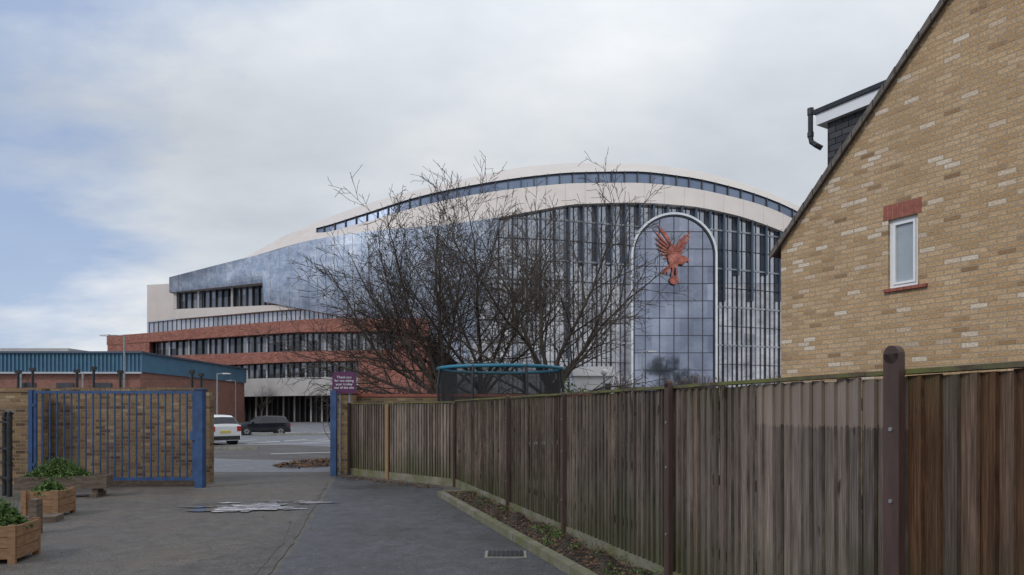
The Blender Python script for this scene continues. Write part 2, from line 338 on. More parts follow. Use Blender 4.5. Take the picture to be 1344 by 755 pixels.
# ---------------- fence ----------------
A=Vector((-1.17,14.5));dr=Vector((.3013,-.9535));ang=math.atan2(dr.y,dr.x)
def fence(name,origin,ang,L,warmfrom=1e9,palefrom=1e9,paleto=0,posts=(),z0=.17,top=1.80,seed=1,newp=()):
    r=random.Random(seed);b=MB();x=0;sp=.098
    while x<L:
        wv=r.uniform(.82,1.18)*sp;w=wv+.014;h=top+r.uniform(-.014,.006);warm=1.0 if x>warmfrom else (0.4*r.random() if r.random()<.3 else 0)
        if warm==1.0: warm=r.choice([1,1,.85,.65,.3])
        pale=1.0 if palefrom<x<paleto else 0
        cc=(r.random(),warm,pale,1);y0=-.004;y1=-.034+r.uniform(-.010,.008)
        tl=r.uniform(-.008,.008)
        P=[(x-.016,y0,z0),(x+wv-.003,y1,z0),(x+wv-.003,y1+.026,z0),(x-.016,y0+.008,z0),(x-.016+tl,y0,h),(x+wv-.003+tl,y1,h),(x+wv-.003+tl,y1+.026,h),(x-.016+tl,y0+.008,h)]
        b.hexa(P,m_fence,cc);x+=wv
    for z in (.4,1.0,1.6): b.box((0,.012,z),(L,.06,z+.08),m_fence,c=(.3,.1,0,1))
    x=-.02
    while x<L:
        e=min(x+1.83,L);dz=r.uniform(-.004,.004);b.box((x,-.047,top+.008+dz),(e-.004,.045,top+.034+dz),m_cap);x+=1.83
    b.box((0,-.052,0),(L,.03,.165),m_kerb)
    for px,wd,hh in posts:
        b.box((px-wd/2,-.097,0),(px+wd/2,-.053,hh-.03),m_post)
        b.tube([(px,-.097,hh-.035),(px,-.053,hh-.035)],wd/2*.99,m_post,16,True)
        for z in (.5,1.1,1.5): b.tube([(px,-.104,z),(px,-.096,z)],.012,m_pole,8,True)
    for px in newp: b.box((px-.05,-.090,.0),(px+.05,-.053,top-.01),m_newpost)
    return b.build(name,loc=(origin[0],origin[1],0),rz=ang)
fence('wooden_fence',A,ang,18.5,11.2,9.85,11.2,[(.05,.08,1.8),(3.88,.06,1.86),(6.25,.06,1.84),(8.77,.075,1.88),(11.19,.105,1.95),(13.7,.1,1.95)],seed=3)
B=Vector((-4.16,17.4));d2=(A-B);a2=math.atan2(d2.y,d2.x)
fence('wooden_fence',B,a2,d2.length-.03,posts=[(.12,.07,1.82)],top=1.78,seed=5,newp=(1.75,))
k=MB()
n=Vector((.9535,.3013))
def fp(s,o,z=0): q=A+dr*s+n*o;return (q.x,q.y,z)
s0=1.6
for i in range(17):
    a=s0+i*.92;b_=a+.908
    k.hexa([fp(a,-.72),fp(b_,-.72),fp(b_,-.62),fp(a,-.62),fp(a,-.72,.10+R.uniform(-.006,.006)),fp(b_,-.72,.10),fp(b_,-.625,.11),fp(a,-.625,.11)],m_kerb)
k.hexa([fp(1.5,-.72),fp(1.6,-.72),fp(1.6,-.06),fp(1.5,-.06),fp(1.5,-.72,.1),fp(1.6,-.72,.1),fp(1.6,-.06,.1),fp(1.5,-.06,.1)],m_kerb)
k.build('kerb')
bd=MB()
rows=[]
for j in range(9):
    rows.append([fp(1.6+i*.2,-.62+j*.56/8,.055+.03*math.sin(i*1.3+j)+R.uniform(-.012,.012)+.03*math.sin(j/8*3.14)) for i in range(78)])
bd.grid(rows[::-1],m_soil)
for i in range(5200):
    s=1.6+R.random()*15.2;bd.leaf(fp(s,-.61+R.random()*.55,.085+R.uniform(0,.035)),.022,m_litter,True)
for i in range(60):
    s=1.7+R.random()*13;o=-.55+R.random()*.45;c0=fp(s,o,.09);m=R.randint(8,50)
    for q in range(m): bd.leaf((c0[0]+R.gauss(0,.05),c0[1]+R.gauss(0,.06),c0[2]+abs(R.gauss(0,.03))),.017,m_leaf)
bd.build('planting_bed')
# ---------------- house ----------------
hr=empty('brick_house',(4.73,12.0,0),math.atan2(-.855,.518))
sl=1.05;RD=4.3;WL=2*RD;HD=9.0;E0=4.50
wx0,wx1,wz0,wz1=1.90,2.34,3.46,4.50
w=MB()
def gz(x): return E0+sl*(x if x<=RD else WL-x)
w.face([(0,0,0),(wx0,0,0),(wx0,0,gz(wx0)),(0,0,E0)],m_house)
w.face([(wx0,0,0),(wx1,0,0),(wx1,0,wz0),(wx0,0,wz0)],m_house)
w.face([(wx0,0,wz1),(wx1,0,wz1),(wx1,0,gz(wx1)),(wx0,0,gz(wx0))],m_house)
w.face([(wx1,0,0),(WL,0,0),(WL,0,E0),(RD,0,gz(RD)),(wx1,0,gz(wx1))],m_house)
for a,b_ in [((wx0,wz0),(wx0,wz1)),((wx0,wz1),(wx1,wz1)),((wx1,wz1),(wx1,wz0)),((wx1,wz0),(wx0,wz0))]:
    w.face([(a[0],0,a[1]),(b_[0],0,b_[1]),(b_[0],.12,b_[1]),(a[0],.12,a[1])],m_house)
w.face([(0,HD,0),(0,0,0),(0,0,E0),(0,HD,E0)],m_house);w.face([(WL,0,0),(WL,HD,0),(WL,HD,E0),(WL,0,E0)],m_house)
w.face([(WL,HD,0),(0,HD,0),(0,HD,E0),(RD,HD,gz(RD)),(WL,HD,E0)],m_house)
w.build('brick_walls',parent=hr)
w=MB();ov=.16;th=.11;ve=-.07
for sgn in (0,1):
    def X(x): return x if not sgn else WL-x
    P=[(X(-ov),ve,E0-sl*ov),(X(RD),ve,E0+sl*RD),(X(RD),HD+.1,E0+sl*RD),(X(-ov),HD+.1,E0-sl*ov)]
    Q=[(a,b_,z+th) for a,b_,z in P]
    w.hexa([(a,b_,z+.004) for a,b_,z in P]+Q,m_roof)
    N=26
    for i in range(N):
        x0=-ov+(RD+ov)*i/N;x1=-ov+(RD+ov)*(i+1)/N-.012
        z0=E0+sl*x0+.012;z1=E0+sl*x1+.012
        w.hexa([(X(x0),ve-.035,z0-.05),(X(x1),ve-.035,z1-.05),(X(x1),ve-.003,z1-.05),(X(x0),ve-.003,z0-.05),(X(x0),ve-.035,z0+.055),(X(x1),ve-.035,z1+.075),(X(x1),ve-.003,z1+.075),(X(x0),ve-.003,z0+.055)],m_verge)
w.build('tiled_roof',parent=hr)
w=MB()
fr=.05
w.box((wx0,.055,wz0),(wx0+fr,.115,wz1),m_upvc);w.box((wx1-fr,.055,wz0),(wx1,.115,wz1),m_upvc);w.box((wx0+fr,.055,wz1-fr),(wx1-fr,.115,wz1),m_upvc);w.box((wx0+fr,.055,wz0),(wx1-fr,.115,wz0+fr),m_upvc)
a,b_,c0,c1=wx0+fr+.004,wx1-fr-.004,wz0+fr+.004,wz1-fr-.004
w.box((a,.04,c0),(a+.035,.1,c1),m_upvc);w.box((b_-.035,.04,c0),(b_,.1,c1),m_upvc);w.box((a+.035,.04,c1-.035),(b_-.035,.1,c1),m_upvc);w.box((a+.035,.04,c0),(b_-.035,.1,c0+.035),m_upvc)
w.face([(a+.03,.08,c0+.03),(b_-.03,.08,c0+.03),(b_-.03,.08,c1-.03),(a+.03,.08,c1-.03)],m_pane)
w.build('window',parent=hr)
w=MB();x=wx0-.07
while x<wx1+.06:
    w.box((x,-.006,wz1+.004),(x+.062,.05,wz1+.225),m_soldier);x+=.072
x=wx0-.05
while x<wx1+.04:
    w.box((x,-.05,wz0-.055),(x+.1,.06,wz0-.008),m_soldier);x+=.106
w.build('lintel_and_sill',parent=hr)
w=MB();dx=.22;dy=1.0;dz=6.80;DW=3.2
w.box((dx,dy,4.55),(3.4,dy+DW,dz),m_slate)
w.box((dx-.16,dy-.10,dz+.003),(3.6,dy+DW+.1,dz+.20),m_upvc)
w.box((dx-.20,dy-.14,dz+.203),(3.6,dy+DW+.14,dz+.28),m_black)
w.box((dx-.05,dy+.3,5.3),(dx-.003,dy+DW-.3,6.5),m_pane)
w.build('dormer',parent=hr)
w=MB()
w.tube([(dx-.10,dy-.02,6.38),(dx-.16,dy-.1,6.44),(dx-.24,dy-.12,6.52),(dx-.26,dy-.12,6.62),(dx-.26,dy-.12,7.12)],.045,m_black,10,True)
w.tube([(dx-.26,dy-.12,6.62),(dx-.26,dy-.12,6.70)],.058,m_black,10,True);w.tube([(dx-.26,dy-.12,7.02),(dx-.26,dy-.12,7.14)],.058,m_black,10,True)
w.build('downpipe',parent=hr)
# ---------------- stadium ----------------
st=empty('football_stadium')
T=herm([(322,338),(360,317),(417,291),(500,262),(575,243),(650,226),(700,218),(760,214),(830,215),(900,222),(960,236),(1010,253),(1060,277),(1090,300)])
G1=herm([(322,338.3),(400,302),(417,299),(470,283),(550,258),(620,243),(700,231),(760,226),(830,225),(900,232),(960,245),(1010,261),(1060,285),(1090,308)])
G2=herm([(322,338.5),(400,303),(417,305.5),(470,294),(550,271),(620,256),(700,245),(760,240.5),(830,240),(900,246),(960,258),(1010,273),(1060,298),(1090,320)])
C=herm([(322,339),(420,313),(500,302),(575,296),(640,288),(700,277),(760,268),(830,266),(900,270),(960,281),(1010,297),(1060,320),(1090,345)])
def xs(a,b,n): return [a+(b-a)*i/n for i in range(n+1)]
def ribbon(mb,f1,f2,a,b,o1,o2,mat,n=90,ny=3):
    X=xs(a,b,n);rows=[]
    for j in range(ny+1):
        t=j/ny;rows.append([S(x,f1(x)*(1-t)+f2(x)*t,o1*(1-t)+o2*t) for x in X])
    mb.grid(rows,mat)
def cap(mb,f,a,b,o,depth,mat,n=90,dz=0):
    X=xs(a,b,n);r=[S(x,f(x),o) for x in X];mb.grid([[p+Vector((0,depth,dz)) for p in r],r],mat)
r_=MB()
ribbon(r_,T,G1,322,1090,11,3,m_cream);ribbon(r_,G2,C,322,1090,2.2,-.5,m_cream)
ribbon(r_,G1,G2,322,415,3.0,2.2,m_cream,12,1)
cap(r_,C,322,1090,-.5,4,m_cream)
X=xs(322,1090,90);r0=[S(x,T(x),11) for x in X]
r_.grid([[Vector((p.x*.95,p.y+70,max(4,p.z*.55))) for p in r0],[Vector((p.x,p.y+35,p.z*.86)) for p in r0],r0],m_cream)
r_.build('roof_shell',True,st)
r_=MB()
ribbon(r_,G1,G2,415,1090,3.4,2.8,m_rglass,110,1)
x=425
while x<1085:
    a=S(x,G1(x),3.2);b_=S(x,G2(x),2.6);r_.beam(a,b_,.12,.3,m_mull);x+=17 if x>560 else 14
r_.build('roof_glazing',False,st)
r_=MB()
for x in range(430,1080,26):
    pts=[S(x,G2(x)*(1-t)+C(x)*t,2.2*(1-t)-.5*t-.02) for t in (0,.33,.66,1)]
    for q in range(3): r_.beam(pts[q],pts[q+1],.035,.03,m_greyc)
r_.build('fascia_joints',False,st)
wt=herm([(222,364),(300,344),(345,333),(420,313),(500,302),(575,296),(652,286)])
def wingpt(u,v,o=0):
    xt=222+(655-222)*u; yt=wt(xt)
    bp=[(0,222,384),(.27,345,371),(.285,346,396),(.45,420,410),(.65,500,426),(.8,560,440),(1,612,486)]
    for i in range(len(bp)-1):
        if bp[i][0]<=u<=bp[i+1][0]:
            k=(u-bp[i][0])/(bp[i+1][0]-bp[i][0]);xb=bp[i][1]+(bp[i+1][1]-bp[i][1])*k;yb=bp[i][2]+(bp[i+1][2]-bp[i][2])*k;break
    x=xt+(xb-xt)*v;y=yt+(yb-yt)*v
    return S(x,y,-3.2+1.8*v*v+ .6*math.sin(v*3.1+u*5)+o)
U=sorted(set([i/60 for i in range(61)]+[.27,.285]))
r_=MB();rows=[[wingpt(u,j/8) for u in U] for j in range(9)]
r_.grid(rows,m_wing)
r_.grid([[p+Vector((0,5,0)) for p in rows[0]],rows[0]],m_wing);r_.grid([rows[-1],[p+Vector((0,5,0)) for p in rows[-1]]],m_greyc)
e=[rows[j][0] for j in range(9)];r_.grid([[p+Vector((0,8,0)) for p in e],e],m_wing)
e=[rows[j][-1] for j in range(9)];r_.grid([e,[p+Vector((0,5,0)) for p in e]],m_wing)
for u in [i/36 for i in range(1,36)]:
    for q in range(8): r_.beam(wingpt(u,q/8,-.02),wingpt(u,(q+1)/8,-.02),.04,.03,m_greyc)
r_.build('wing_cladding',False,st)
gb=lambda x:zy(0,x)
r_=MB()
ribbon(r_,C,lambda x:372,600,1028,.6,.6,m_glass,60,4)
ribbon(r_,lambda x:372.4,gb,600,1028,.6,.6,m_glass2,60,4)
e=[S(1028,C(1028)+(gb(1028)-C(1028))*j/6,.6) for j in range(7)];r_.grid([e,[p+Vector((6,25,0)) for p in e]],m_glass)
r_.build('glass_facade',False,st)
r_=MB()
def fin(x,y0,y1,off,w,dep,mat):
    a=S(x,y0,off);b_=S(x,y1,off);r_.box((a.x-w/2,a.y-dep,b_.z),(a.x+w/2,a.y,a.z),mat)
x=655;i=0
while x<1026:
    inport=822<x<948
    if not inport:
        fin(x,C(x)+.5,(470 if x<780 and i%2 else (348 if x<828 else (362 if i%2 else 396))),.45,.28 if x>745 else .18,.65 if x>745 else .35,m_steel)
        fin(x,C(x)+1,gb(x),.55,.11,.22,m_mull)
    else:
        fin(x,C(x)+.5,300,.45,.30,.7,m_steel)
    fin(x+6.1,C(x)+2,gb(x),.55,.06,.14,m_mull if i%2 else m_mullw);fin(x+12.3,C(x)+2,gb(x),.55,.06,.14,m_mull)
    x+=18.4;i+=1
for z in list(range(3,34,3)):
    pts=[];segs=[]
    for x in xs(602,1027,30):
        y=zy(z,x,.5)
        if y>C(x)+2: pts.append(S(x,y,.5))
        else:
            segs.append(pts);pts=[]
    segs.append(pts)
    for sg2 in segs:
        for q in range(len(sg2)-1): r_.beam(sg2[q],sg2[q+1],.16,.09 if z%2 else .24,m_mull if z%2 else m_mullw)
r_.build('facade_fins',False,st)
PD=102.6;PX=(884.5-CX)/F*PD;PR=56.5/F*PD;PS=H+(HY-336)/F*PD
def arch(r,n=40): return [(PX+r,0)]+[(PX+r*math.cos(math.pi*i/n),PS+r*math.sin(math.pi*i/n)) for i in range(n+1)]+[(PX-r,0)]
r_=MB()
r_.face([(x,PD,z) for x,z in arch(PR-.2)][::-1],m_portal)
o=arch(PR);i_=arch(PR-.32)
r_.grid([[(x,PD-.35,z) for x,z in i_],[(x,PD-.35,z) for x,z in o]],m_silver)
r_.grid([[(x,PD-.35,z) for x,z in o],[(x,PD+3.5,z) for x,z in o]],m_silver);r_.grid([[(x,PD+.05,z) for x,z in i_],[(x,PD-.35,z) for x,z in i_]],m_silver)
i2=arch(PR-.55);r_.grid([[(x,PD-.2,z) for x,z in i2],[(x,PD-.2,z) for x,z in arch(PR-.325)]],m_mull)
for i in range(1,6):
    x=-PR+2*PR*i/6;h=PS+math.sqrt(max(0,(PR-.4)**2-x*x));r_.box((PX+x-.05,PD-.09,0),(PX+x+.05,PD-.01,h),m_mull)
z=2.6
while z<31:
    hw=PR-.4 if z<PS else math.sqrt(max(0,(PR-.4)**2-(z-PS)**2))
    if hw>.5: r_.box((PX-hw,PD-.085,z-.045),(PX+hw,PD-.015,z+.045),m_mull)
    z+=2.6
r_.build('arched_portal',False,st)
r_=MB();lay=[0]
def poly(pts):
    lay[0]+=1;dd=PD-.25-lay[0]*.012
    q=[W(a,b,PD-.3) for a,b in pts];q=[Vector((v.x,dd,v.z)) for v in q];r_.face(q,m_orange)
def feather(x0,y0,x1,y1,w):
    dx_=x1-x0;dy_=y1-y0;L=math.hypot(dx_,dy_);nx=-dy_/L*w;ny=dx_/L*w
    mxx=x0+dx_*.7;myy=y0+dy_*.7
    poly([(x0+nx*.5,y0+ny*.5),(mxx+nx,myy+ny),(x1,y1),(mxx-nx,myy-ny),(x0-nx*.5,y0-ny*.5)])
lw=[(862,293),(867,297),(873,303),(858,301),(858,310),(859,318),(862,326),(866,333),(870,340)]
for i,(x,y) in enumerate(lw): feather(884-(2 if i>4 else 0),326+i*1.2,x,y,1.35)
rw=[(909,302),(908,309),(905,316),(902,323),(899,330),(896,336),(901,305),(894,311)]
for i,(x,y) in enumerate(rw): feather(884,328+i*1.5,x,y,1.35)
poly([(878,324),(884,320),(889,325),(893,332),(892,343),(888,351),(882,353),(878,346),(875,335)])
poly([(891,337.5),(897,336),(903,339),(905,344),(901,343),(897,348),(890,347)])
for x in (866,870,875): feather(881,345,x,361,1.5)
feather(884,350,881,364,1.3);feather(888,348,888,364,1.3)
poly([(884.5+6*math.cos(a*.4488),368+6*math.sin(a*.4488)) for a in range(14)])
r_.build('eagle_emblem',False,st)
bt_=herm([(140,441),(195,437),(300,427),(450,418),(562,419)])
bb_=herm([(140,453),(195,449),(300,442),(400,436),(562,434)])
w1b=herm([(140,470),(195,468),(400,461),(562,459)])
b2b=herm([(140,486),(195,484),(300,479),(430,474),(562,473)])
w2b=herm([(140,505),(195,502),(430,495),(562,494)])
r_=MB()
def tier(f1,f2,a,b,off,dep,mat,n=60):
    ribbon(r_,f1,f2,a,b,off,off,mat,n,1);cap(r_,f1,a,b,off,dep,mat,n);
    X=xs(a,b,n);q=[S(x,f2(x),off) for x in X];r_.grid([q,[p+Vector((0,dep,0)) for p in q]],mat)
    for x,fl in ((a,0),(b,1)):
        p=S(x,f1(x),off);s=S(x,f2(x),off);dv=Vector((0,dep,0));r_.face([p,s,s+dv,p+dv] if fl else [p,p+dv,s+dv,s],mat)
tier(bt_,bb_,140,562,-3,9,m_redbrick);tier(w1b,b2b,140,562,-3,9,m_redbrick)
tier(lambda x:bb_(x)+.05,lambda x:w1b(x)-.05,141,196,-2.9,9,m_redbrick,8);tier(lambda x:b2b(x)+.05,gb,141,196,-2.9,9,m_redbrick,8)
tier(lambda x:b2b(x)+.05,gb,470,561,-2.9,9,m_redbrick,20);tier(lambda x:bb_(x)+.05,lambda x:w1b(x)-.05,520,561,-2.9,9,m_redbrick,8)
r_.build('brick_tiers',False,st)
r_=MB()
ribbon(r_,bb_,w1b,190,562,-1.2,-1.2,m_dglass,60,1);ribbon(r_,b2b,w2b,190,562,-1.2,-1.2,m_dglass,60,1)
sg=herm([(190,523),(300,521),(430,519),(562,518)])
tier(w2b,sg,190,470,-2.4,8,m_greyc);ribbon(r_,sg,gb,190,562,1.5,1.5,m_gglass,60,1)
for f1,f2,a,b,o in ((bb_,w1b,198,520,-1.2),(b2b,w2b,198,470,-1.2)):
    x=a;i=0
    while x<b: fin(x,f1(x),f2(x),o,.12 if i%3 else .22,.3,m_mullw if i%3==0 else m_mull);x+=8.5;i+=1
x=200
while x<436: fin(x,sg(x),gb(x),1.4,.22,.3,m_mull if int(x)%3 else m_greyc);x+=7.2
tier(lambda x:374.0-(x-193)*.05,lambda x:bt_(x)+3,193,236,4,30,m_cream,6)
wb=herm([(228,406),(300,403),(346,401)]);cb=herm([(193,423),(230,419),(300,413),(370,407),(430,404),(470,404)])
ribbon(r_,lambda x:384-(x-222)*.105,wb,228,352,.5,.5,m_dglass,30,1)
x=236
while x<350: fin(x,383-(x-222)*.105,wb(x),.5,.12,.3,m_mull);x+=8
fin(232,383,406,.2,.5,.6,m_cream);fin(262,380,405,.2,.3,.5,m_greyc);fin(306,376,404,.2,.3,.5,m_greyc)
tier(wb,cb,230,470,-1.5,6,m_cream,40)
ribbon(r_,cb,lambda x:bt_(x)+2,193,500,-.4,-.4,m_bal,50,1)
x=196
while x<500: fin(x,cb(x),bt_(x),-.4,.07,.1,m_mull);x+=6
tier(lambda x:cb(x)-.8,lambda x:cb(x)+.6,193,500,-.9,.4,m_mullw,50)
ribbon(r_,lambda x:wt(min(x,652))+6 if x<640 else C(x)+4,gb,235,1020,7,7,m_mull,60,4)
ribbon(r_,lambda x:bt_(x)+2,gb,150,240,7,7,m_mull,10,2)
r_.build('window_bands',False,st)
# ---------------- shed (left) ----------------
r_=MB()
r_.box((-110,72,0),(-39.2,100,5.75),m_shedbrick)
r_.box((-110.2,71.8,5.75),(-39.0,100.2,7.7),m_bclad)
x=-110
while x<-39: r_.box((x,71.68,5.76),(x+.18,71.8,7.68),m_bclad);x+=.42
r_.box((-110.3,71.5,7.7),(-38.8,100.4,7.9),m_steel);r_.box((-110.3,71.6,5.55),(-38.9,71.79,5.74),m_mullw)
for x in (-58,-51.5,-45,-41): r_.tube([(x,71.6,0),(x,71.6,5.6)],.12,m_pole,8)
for x in range(-56,-40,4): r_.box((x,71.9,3.2),(x+1.8,72.05,4.6),m_mull)
r_.box((-60,80,7.9),(-52,86,9.0),m_greyc)
r_.build('industrial_shed')
# ---------------- brick walls ----------------
r_=MB();r_.box((-30,15.3,0),(-6.78,15.53,2.05),m_wallb)
x=-30
while x<-6.9: r_.box((x,15.28,2.053),(min(x+.105,-6.76),15.55,2.13),m_wallb);x+=.113
r_.box((-30,14.86,0),(-10.25,15.08,2.02),m_wallb);r_.box((-30,14.84,2.02),(-10.23,15.1,2.10),m_wallb)
r_.build('brick_wall')
r_=MB();r_.box((-4.62,17.75,0),(-4.05,18.1,2.06),m_wallb);r_.box((-4.05,17.85,0),(3,18.07,1.98),m_wallb);r_.box((-4.08,17.83,1.982),(3,18.09,2.05),m_soldier);r_.box((-4.65,17.72,2.06),(-4.02,18.13,2.12),m_soldier);r_.build('brick_wall')
r_=MB()
for px,y in ((24,488),(43,485),(101,487),(123,483),(158,488),(252,488),(264,492)):
    q=W(px,y,19);r_.tube([(q.x,19,0),(q.x,19,q.z)],.035,m_black,8,True);r_.box((q.x-.06,18.94,q.z-.05),(q.x+.06,19.06,q.z+.04),m_black)
for z in (2.25,2.5): r_.beam((W(0,0,19).x-6,19,z),(W(264,0,19).x,19,z),.012,.012,m_black)
r_.build('wire_fence')
# ---------------- gate ----------------
gt=empty('blue_metal_gate')
r_=MB();gy=14.35;x0=-10.05;x1=-6.62
r_.box((x1-.01,gy-.09,0),(x1+.15,gy+.09,2.05),m_blue);r_.box((x1-.03,gy-.11,2.05),(x1+.17,gy+.11,2.075),m_blue)
r_.box((x0-.09,gy-.05,0),(x0-.005,gy+.05,2.05),m_blue)
r_.build('posts',parent=gt)
r_=MB()
for z in (.18,2.0): r_.box((x0,gy-.03,z-.03),(x1-.03,gy+.03,z+.03),m_blue)
r_.box((x0,gy-.027,.21),(x0+.06,gy+.027,1.97),m_blue);r_.box((x1-.09,gy-.027,.21),(x1-.03,gy+.027,1.97),m_blue)
n_=22
for i in range(1,n_):
    x=x0+.03+(x1-x0-.09)*i/n_;r_.tube([(x,gy,.205),(x,gy,1.975)],.017,m_blue,8)
r_.box((x1-.12,gy-.07,1.0),(x1-.02,gy-.031,1.18),m_blue)
for z in (.45,1.7): r_.box((x0-.05,gy-.045,z),(x0+.05,gy-.0305,z+.06),m_blue)
r_.build('gate_leaf',parent=gt)
r_=MB();r_.box((-8.9,14.62,.003),(-6.75,14.84,.16),m_sleeper);r_.build('timber_sleeper')
gt=empty('blue_metal_gate');r_=MB()
r_.box((-4.50,16.9,0),(-4.36,17.05,2.12),m_blue);r_.build('posts',parent=gt)
r_=MB()
pa=Vector((-4.45,17.1,0));pb=Vector((-5.00,19.1,0))
for z in (.18,1.97): r_.beam(pa+Vector((0,0,z)),pb+Vector((0,0,z)),.05,.05,m_blue)
for i in range(13): q=pa.lerp(pb,i/12);r_.tube([q+Vector((0,0,.18)),q+Vector((0,0,1.97))],.013,m_blue,8)
r_.build('gate_leaf',parent=gt)
sg_=empty('purple_sign');r_=MB();q=W(452,502,17.3);hw=.30;z0=2.06;z1=2.60
pp=[(q.x-hw,z0),(q.x+hw,z0),(q.x+hw,z1-.1)]+[(q.x+hw-.1+.1*math.cos(a),z1-.1+.1*math.sin(a)) for a in (.4,.8,1.2,1.57)]+[(q.x-hw+.1+.1*math.cos(a),z1-.1+.1*math.sin(a)) for a in (1.57,1.95,2.35,2.75,3.14)]
r_.face([(x,17.28,z) for x,z in pp],m_purple);r_.face([(x,17.31,z) for x,z in pp][::-1],m_purple)
for i in range(len(pp)):
    a=pp[i];b_=pp[(i+1)%len(pp)];r_.face([(a[0],17.28,a[1]),(a[0],17.31,a[1]),(b_[0],17.31,b_[1]),(b_[0],17.28,b_[1])],m_purple)
r_.tube([(q.x-.12,17.36,0),(q.x-.12,17.36,2.5)],.03,m_pole,8);r_.tube([(q.x+.12,17.36,0),(q.x+.12,17.36,2.5)],.03,m_pole,8)
r_.build('board',parent=sg_)
cu=bpy.data.curves.new('lettering','FONT');cu.body="Thank you\nfor not taking\nyour trolley\nout of the site";cu.size=.088;cu.align_x='CENTER';cu.align_y='CENTER';cu.extrude=.002;cu.materials.append(m_upvc)
to=bpy.data.objects.new('lettering',cu);scene.collection.objects.link(to);to.parent=sg_;to.location=(q.x,17.274,2.33);to.rotation_euler=(math.pi/2,0,0)
# ---------------- planters ----------------
def plants(b,cx,cy,z,rx,ry,h,n,sz=.035):
    for i in range(n):
        a=R.random()*6.28;r=math.sqrt(R.random());hh=R.random()
        b.leaf((cx+math.cos(a)*r*rx*(1-.4*hh),cy+math.sin(a)*r*ry*(1-.4*hh),z+hh*h*(1.1-.7*r)),sz,m_leaf)
    for i in range(int(n/14)):
        a=R.random()*6.28;r=R.random();p0=Vector((cx+math.cos(a)*r*rx*.6,cy+math.sin(a)*r*ry*.6,z));b.tube([p0,p0+Vector((R.gauss(0,.04),R.gauss(0,.04),h*R.uniform(.5,1.1)))],[.004,.002],m_leaf,3)
def planter(loc,rz,L,Wd,Hh,mat,ph=.25,n=500):
    e=empty('wooden_planter',loc,rz);b=MB();nb=3
    for i in range(nb):
        z0=.05+i*(Hh-.05)/nb;z1=z0+(Hh-.05)/nb-.006
        b.box((-L/2,-Wd/2,z0),(L/2,-Wd/2+.03,z1),mat);b.box((-L/2,Wd/2-.03,z0),(L/2,Wd/2,z1),mat)
        b.box((-L/2+.001,-Wd/2+.031,z0),(-L/2+.031,Wd/2-.031,z1),mat);b.box((L/2-.031,-Wd/2+.031,z0),(L/2-.001,Wd/2-.031,z1),mat)
    for sx in (-1,1):
        for sy in (-1,1):
            cx=sx*(L/2-.04);cy=sy*(Wd/2-.0)
            b.box((cx-.035,cy-.02+sy*.012,0),(cx+.035,cy+.02+sy*.012,Hh+.01),mat)
    b.box((-L/2+.03,-Wd/2+.032,.1),(L/2-.03,Wd/2-.032,Hh-.05),m_soil);b.build('box',parent=e)
    b=MB();plants(b,0,0,Hh-.06,L*.55,Wd*.6,ph,n);b.build('foliage',parent=e)
planter((-7.12,10.5,0),.15,.52,.5,.40,m_timber,.22,700)
planter((-5.55,7.35,0),.2,.62,.5,.40,m_timber,.34,1000)
e=empty('plant_trough',(-8.35,12.75,0),.25);b=MB()
b.box((-.75,-.19,.16),(.75,-.15,.40),m_sleeper);b.box((-.75,.15,.16),(.75,.19,.40),m_sleeper);b.box((-.749,-.149,.16),(-.71,.149,.4),m_sleeper);b.box((.71,-.149,.16),(.749,.149,.4),m_sleeper);b.box((-.70,-.148,.17),(.70,.148,.36),m_soil)
for sx in (-.55,.55): b.box((sx-.06,-.28,0),(sx+.06,.28,.08),m_sleeper);b.box((sx-.05,-.16,.08),(sx+.05,.16,.158),m_sleeper)
b.build('box',parent=e);b=MB();plants(b,-.1,0,.36,.66,.24,.38,2600,.032);b.build('foliage',parent=e)
b=MB()
for i,px in enumerate((-9.95,-9.62,-9.42)):
    yy=13.1-i*.15;b.tube([(px,yy,0),(px,yy,1.5),(px+.01,yy,1.56),(px+.05,yy,1.6)],.045,m_black,10,True)
    for z in (.3,.6,.9,1.2,1.45): b.tube([(px,yy,z),(px,yy,z+.04)],.058,m_black,10,True)
for z in (.35,.9,1.4): b.beam((-11.4,13.3,z),(-9.4,12.8,z),.04,.04,m_black)
b.build('cycle_rack')
b=MB();b.box((-6.30,8.9,0),(-6.20,9.02,.45),m_sleeper);b.box((-7.0,9.75,0),(-6.6,10.1,.09),m_sleeper,.3);b.build('timber_offcuts')
# ---------------- trampoline ----------------
tr_=empty('trampoline',(-.28,17.0,0));b=MB();TR=1.55;ntop=2.66
def ring(r,z,rad,mat,n=40,k=8):
    b.tube([(r*math.cos(i/n*6.28319),r*math.sin(i/n*6.28319),z) for i in range(n+1)],rad,mat,k)
ring(TR,ntop-.02,.045,m_teal);ring(TR,.85,.05,m_pole)
n=40
b.grid([[(TR*1.0*math.cos(i/n*6.28319),TR*math.sin(i/n*6.28319),.90) for i in range(n+1)],[(TR*.82*math.cos(i/n*6.28319),TR*.82*math.sin(i/n*6.28319),.90) for i in range(n+1)]],m_teal)
b.face([(TR*.82*math.cos(i/n*6.28319),TR*.82*math.sin(i/n*6.28319),.885) for i in range(n)],m_black)
for i in range(8):
    a=(i+.5)/8*6.28319;x=TR*1.03*math.cos(a);y=TR*1.03*math.sin(a)
    b.tube([(x,y,0),(x,y,1.7),(x*1.02,y*1.02,2.2),(x*.98,y*.98,ntop)],.035,m_black,8)
b.build('frame',True,tr_)
b=MB();b.grid([[(TR*.97*math.cos(i/n*6.28319),TR*.97*math.sin(i/n*6.28319),z) for i in range(n+1)] for z in (.9,1.5,2.1,2.62)],m_net);b.build('safety_net',parent=tr_)
